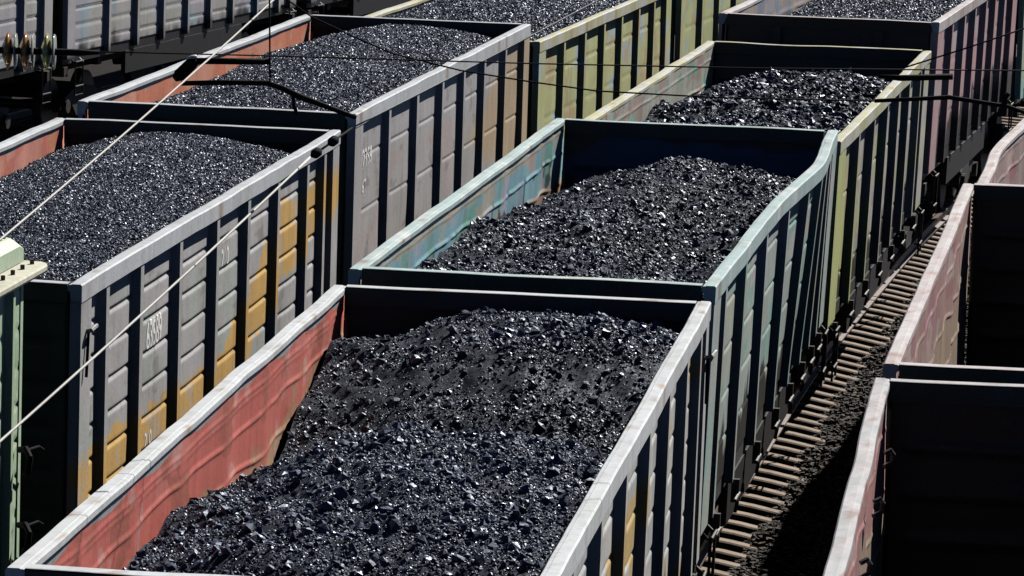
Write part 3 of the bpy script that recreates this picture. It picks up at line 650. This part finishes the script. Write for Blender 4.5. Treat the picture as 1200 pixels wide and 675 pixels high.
# ballast stones and spilled coal along the open strip
def gravel():
    r = np.random.default_rng(5); n = 46000; d = r.uniform(0, 1, n) ; ys = 40 + d * 42
    i = np.searchsorted(trC.y, ys); l = .9 + r.uniform(0, 1, n) ** 1.5 * 2.2
    px = trC.x[i] + np.cos(trC.h[i]) * l; py = ys - np.sin(trC.h[i]) * l; rad = r.uniform(.010, .04, n)
    pz = -.195 + (vnoise(px, py, 91, 1.2, 3) - .5) * .10 + rad * r.uniform(0, .7, n) + .12 * sst(.95, 1.3, l) * sst(1.75, 1.4, l) * vnoise(px, py, 92, .4, 2) * 1.3
    cube = np.array([(x, y, z) for z in (-1, 1) for y in (-1, 1) for x in (-1, 1)], float)
    tri = np.array([(0, 2, 3), (0, 3, 1), (4, 5, 7), (4, 7, 6), (0, 1, 5), (0, 5, 4), (2, 6, 7), (2, 7, 3), (0, 4, 6), (0, 6, 2), (1, 3, 7), (1, 7, 5)])
    sh = (cube[None] * .6 + r.uniform(-.35, .35, (n, 8, 3))) * rad[:, None, None] + np.stack([px, py, pz], -1)[:, None, :]
    T = (tri[None] + (np.arange(n) * 8)[:, None, None]).reshape(-1, 3)
    mi = np.repeat(r.random(n) < .28, 12).astype(int)
    o = fast_mesh('gravel', sh.reshape(-1, 3), T, [plain('brown_ballast', (.014, .010, .008), .85), plain('pale_ballast', (.10, .072, .050), .85)], mi)
    setp(o, 'loose brown ballast and coal crumbs beside the sunlit sleeper ends', 'gravel', kind='stuff')
gravel()

# ------------------------------------------------------------------ green car in front of the left row
def green_car():
    w = WG['B1']; root = empty('rail_car', frame(w['x'], w['y'], w['h']) @ Matrix.Translation((0, -8.0, 0)))
    setp(root, 'pale green rail car with louvred roof housing, cut off by the left edge', 'rail car')
    gc = scheme((.40, .54, .37), (((.46, .58, .42), .7, .5, ALLZ), ((.34, .46, .33), .5, .6, ALLZ)), 95)
    gl = scheme((.50, .62, .44), (((.58, .66, .5), .4, .5, ALLZ),), 96); cream = scheme((.60, .60, .48), (((.46, .42, .32), .25, .62, ALLZ),), 97)
    zt = TOP + .335; L = 9.0; posts = [-L + .9 + i * 1.22 for i in range(6)] + [-.52]
    e = [-L] + posts + [.0]; P = dict(bulge=.01, dent=.004, wavy=0., seed=140); P['break'] = True
    ys = np.linspace(-L + .01, -.01, 150); zs = np.linspace(-2.45, -.02, 70)
    for s in (-1, 1):
        pos = lambda U, V, off: np.stack([s * (1.412 + side_off(U, V, e, P) - off), U, zt + V], -1)
        V, F, n = sheet(lambda U, V: pos(U, V, 0), lambda U, V: pos(U, V, .012), ys, zs)
        mb = MB(); mb.add(V, F, np.concatenate([gc(V[:n, 1], V[:n, 2]), gc(V[n:, 1], V[n:, 2])])); mb.build('side_wall', PAINT, root, True)
        for py in posts:
            MB().sweep([(s * 1.40, -.05), (s * 1.475, -.035), (s * 1.475, .035), (s * 1.40, .05)], [(z, 0, py) for z in (zt - 2.5, zt - .03)], 'z', col=(.42, .56, .39)).build('side_post', PAINT, root)
        MB().box(*sorted((s * 1.39, s * 1.424)), -.085, .0, zt - 2.5, zt - .025, (.44, .58, .41)).build('corner_post', PAINT, root)
        # ledge
        MB().sweep([(s * 1.05, -.02), (s * 1.52, -.02), (s * 1.53, .0), (s * 1.53, .03), (s * 1.52, .045), (s * 1.05, .06)], [(yy, 0, zt) for yy in (-L, .36)] + [(.44, -s * .02, zt), (.5, -s * .08, zt)], 'y', colf=lambda V: cream(V[:, 1], V[:, 0])).build('roof_ledge', PAINT, root)
        for k in range(24):
            yy = .30 - k * .33
            MB().tube([(s * 1.42, yy, zt + .045), (s * 1.42, yy, zt + .085)], .018, 7).build('bolt', M_steel, root)
    for z, yy in ((-1.35, -.3), (-1.95, -.28)):
        mb = MB(); mb.tube([(1.45, yy + .14, zt + z), (1.53, yy + .02, zt + z + .03), (1.58, yy - .06, zt + z - .02), (1.57, yy - .08, zt + z - .14), (1.53, yy - .02, zt + z - .18)], .026, 7)
        mb.tube([(1.53, yy + .1, zt + z + .01), (1.56, yy + .34, zt + z), (1.56, yy + .5, zt + z - .05)], .01, 6)
        mb.build('door_latch', M_black, root)
    MB().box(-1.38, 1.38, -.05, -.01, zt - 2.45, zt - .025, (.03, .05, .04)).build('end_wall', PAINT, root)
    MB().box(-1.04, 1.04, -L, .45, zt - .018, zt + .045, (.45, .55, .4)).build('roof', PAINT, root)
    # louvred housing on the roof
    h = MB(); h.sweep([(-1.30, .04), (1.32, .04), (1.33, .06), (1.33, .19), (1.25, .25), (.5, .40), (-.5, .40), (-1.25, .25), (-1.33, .19)], [(yy, 0, zt) for yy in (-L + .3, .26)] + [(.40, 0, zt - .035)], 'y', colf=lambda V: gl(V[:, 1], V[:, 0]))
    ho = h.build('roof_housing', PAINT, root)
    for k in range(60):
        yy = .16 - k * .13
        for q in (1, -1):
            V = []
            for x, z in ((.52, .40), (1.23, .258)):
                for dy, dz in ((0, -.012), (.045, -.012), (.045, .006), (0, .006)): V.append((q * x, yy + dy, zt + z + dz))
            F = [(0, 1, 5, 4), (1, 2, 6, 5), (2, 3, 7, 6), (3, 0, 4, 7), (0, 3, 2, 1), (4, 5, 6, 7)]
            if q > 0 or k < 20: MB().add(V, F, (.035, .05, .035)).build('louvre_slot', PAINT, ho)
    mb = MB(); mb.box(-.2, .2, -L, 0, .9, 1.3); mb.box(-1.3, 1.3, -L + .1, -.1, 1.05, zt - 2.46); mb.build('underframe', M_dark, root)
    yc = -2.4; mb = MB()
    for s in (-1, 1): mb.box(*sorted((s * 1.0, s * 1.12)), yc - 1.2, yc + 1.2, .5, .8)
    bo = mb.build('bogie', M_dark, root)
    for yy in (-.92, .92):
        mb = MB(); mb.tube([(-.95, yc + yy, .61), (.95, yc + yy, .61)], .08, 10)
        for s in (-1, 1): mb.disc((s * .79, yc + yy, .61), .475, .13, 'x', 24)
        mb.build('wheelset', M_steel, bo)
green_car()

# ------------------------------------------------------------------ overhead line fittings and ropes
def Z(p): return (p[0], p[1], p[2] + TOP)
def sag(a, b, s, n=14):
    a, b = Vector(a), Vector(b); return [tuple(a.lerp(b, t / n) - Vector((0, 0, s * 4 * (t / n) * (1 - t / n)))) for t in range(n + 1)]
def top_mesh(name, mb, mat, label, cat, group=None):
    o = mb.build(name, mat, None, True); setp(o, label, cat, group); return o
top_mesh('rope', MB().tube(sag(Z((-1.44, 33.5, 3.12)), Z((-2.86, 25.8, 2.03)), .03), .0065), M_rope, 'pale rope slanting down across the top left over the fine coal', 'rope', 'pale ropes strung across the wagons')
r2 = empty('rope', Matrix.Translation((-1.11, 33.0, 2.07 + TOP))); setp(r2, 'pale rope with black insulators running past the left wagons number down to the left edge', 'rope', 'pale ropes strung across the wagons')
o2 = Vector((-1.11, 33.0, 2.07 + TOP))
def loc2(P): return [tuple(Vector(p) - o2) for p in P]
MB().tube(loc2(sag(Z((.79, 35.0, 2.97)), Z((-1.11, 33.0, 2.07)), .01)), .006).build('strand', M_rope, r2, True)
MB().tube(loc2(sag(Z((-1.37, 32.55, 1.91)), Z((-2.97, 26.8, .75)), .02)), .0085).build('strand', M_rope, r2, True)
MB().tube(loc2([Z((-1.11, 33.0, 2.07)), Z((-1.37, 32.55, 1.91))]), .008).build('link', M_black, r2, True)
for t in (.45, .85):
    c = Vector(Z((-1.11, 33.0, 2.07))).lerp(Vector(Z((-1.37, 32.55, 1.91))), t) - o2
    d = Vector((-.26, -.45, -.16)).normalized()
    MB().tube([tuple(c - d * .05), tuple(c - d * .02), tuple(c + d * .02), tuple(c + d * .05)], [.016, .034, .034, .016], 10).build('insulator', M_black, r2, True)
def wire(P, r, label, name='overhead_wire'):
    P = [Vector(Z(p)) for p in P]
    top_mesh(name, MB().tube([tuple(p) for p in P], r, 6), M_black, label, 'overhead wire', 'black overhead wires')
wire([(-2.885, 31.0, 2.70), (-2.63, 31.0, 2.71), (-1.62, 31.3, 2.69), (.07, 32.0, 2.63), (1.6, 32.45, 2.605), (3.6, 33.0, 2.60)], .005, 'thin black wire running level across the picture from the brown insulators')
wire([(-1.78, 33.0, 3.06), (-1.4, 33.0, 2.81), (-1.1, 33, 2.68), (-.85, 33.0, 2.58), (-.39, 33.0, 2.48), (.07, 33.0, 2.42), (.53, 33.0, 2.37), (1.34, 33.0, 2.35), (2.43, 33.0, 2.36)], .006, 'sagging black wire from the top left over the two loaded rows')
wire([(2.59, 33.0, 2.59), (2.99, 33.0, 2.73), (3.55, 33.0, 2.94)], .006, 'black wire rising to the right edge over the pink wagon')
wire([(-1.64, 32.0, 3.13), (-1.62, 32.0, 2.45)], .006, 'short vertical black dropper over the grey and tan wagon', 'dropper_wire')
# insulator string at the left
def glaze(name, c):
    m, nt, p = newmat(name); n = N(nt, 'ShaderNodeTexNoise', Scale=30)
    nt.links.new(mixc(nt, n.outputs[0], tuple(k * .8 for k in c), c), p.inputs['Base Color']); p.inputs['Roughness'].default_value = .15; p.inputs['Transmission Weight'].default_value = .55
    return m
ins = empty('insulator_string', Matrix.Translation((-3.2, 31.0, 2.70 + TOP))); setp(ins, 'string of brown and yellow glass disc insulators at the left edge', 'insulator')
MB().tube([(-.35, 0, .0), (-.2, 0, 0), (-.09, 0, 0), (.42, 0, 0.0), (.55, 0, .005)], [.02, .03, .022, .022, .012], 8).build('rod', M_black, ins, True)
M_br = glaze('brown_glaze', (.75, .36, .14)); M_ye = glaze('yellow_glaze', (.85, .78, .30)); M_cl = glaze('clear_glaze', (.75, .80, .70))
for x, m, m2 in ((-.03, M_br, M_cl), (.08, M_cl, M_br), (.10 + .03, M_br, M_cl), (.21, M_cl, M_cl), (.30, M_ye, M_cl)):
    pass
for x, m in ((-.035, M_br), (.075, M_br), (.21, M_ye)):
    MB().tube([(x - .03, 0, 0), (x - .015, 0, 0), (x + .005, 0, 0), (x + .02, 0, 0), (x + .035, 0, 0)], [.035, .075, .125, .10, .04], 24).build('disc', m, ins, True)
    MB().tube([(x + .045, 0, 0), (x + .05, 0, 0), (x + .058, 0, 0)], [.05, .115, .11], 24).build('disc_rim', M_cl, ins, True)
# steady arms
def arm(label, rods, org):
    root = empty('steady_arm', Matrix.Translation(Z(org))); setp(root, label, 'steady arm', 'black steady arms of the overhead line')
    for nm, pts, r, m in rods:
        P = [tuple(Vector(Z(p)) - Vector(Z(org))) for p in pts]; MB().tube(P, r, 10).build(nm, m, root, True)
arm('black steady arm crossing the orange red wagon', [
    ('arm_tube', [(-2.12, 32.0, 2.58), (-1.63, 32.0, 2.59)], .021, M_black),
    ('insulator', [(-2.245, 32.0, 2.455), (-2.215, 32.0, 2.48), (-2.13, 32.0, 2.565), (-2.10, 32.0, 2.59)], [.02, .042, .042, .02], M_black),
    ('end_cap', [(-2.17, 32.0, 2.585), (-2.13, 32, 2.60), (-2.10, 32.0, 2.605)], [.012, .018, .018], M_white),
    ('registration_rod', [(-2.2, 32.0, 2.43), (-1.92, 32, 2.445), (-1.64, 32.0, 2.45), (-1.54, 32.0, 2.42), (-1.43, 32.0, 2.37), (-1.05, 32.0, 2.24)], [.016, .018, .018, .02, .022, .014], M_black),
    ('wire_clamp', [(-1.47, 32.0, 2.39), (-1.46, 32.0, 2.31), (-1.44, 32.0, 2.25)], .012, M_black)], (-1.7, 32.0, 2.5))
arm('black steady arm crossing the yellow green and pink wagons at the right', [
    ('arm_tube', [(2.42, 33, 2.525), (2.57, 33.0, 2.52), (2.92, 33.0, 2.54)], [.012, .021, .021], M_black),
    ('registration_rod', [(2.4, 33.0, 2.36), (2.66, 33.0, 2.38), (2.9, 33.0, 2.4), (3.1, 33.0, 2.375), (3.3, 33.0, 2.35), (3.54, 33.0, 2.27)], [.013, .014, .016, .015, .014, .013], M_black),
    ('wire_clamp', [(3.27, 33, 2.33), (3.28, 33, 2.41), (3.30, 33.0, 2.44)], .018, M_black)], (2.7, 33.0, 2.45))
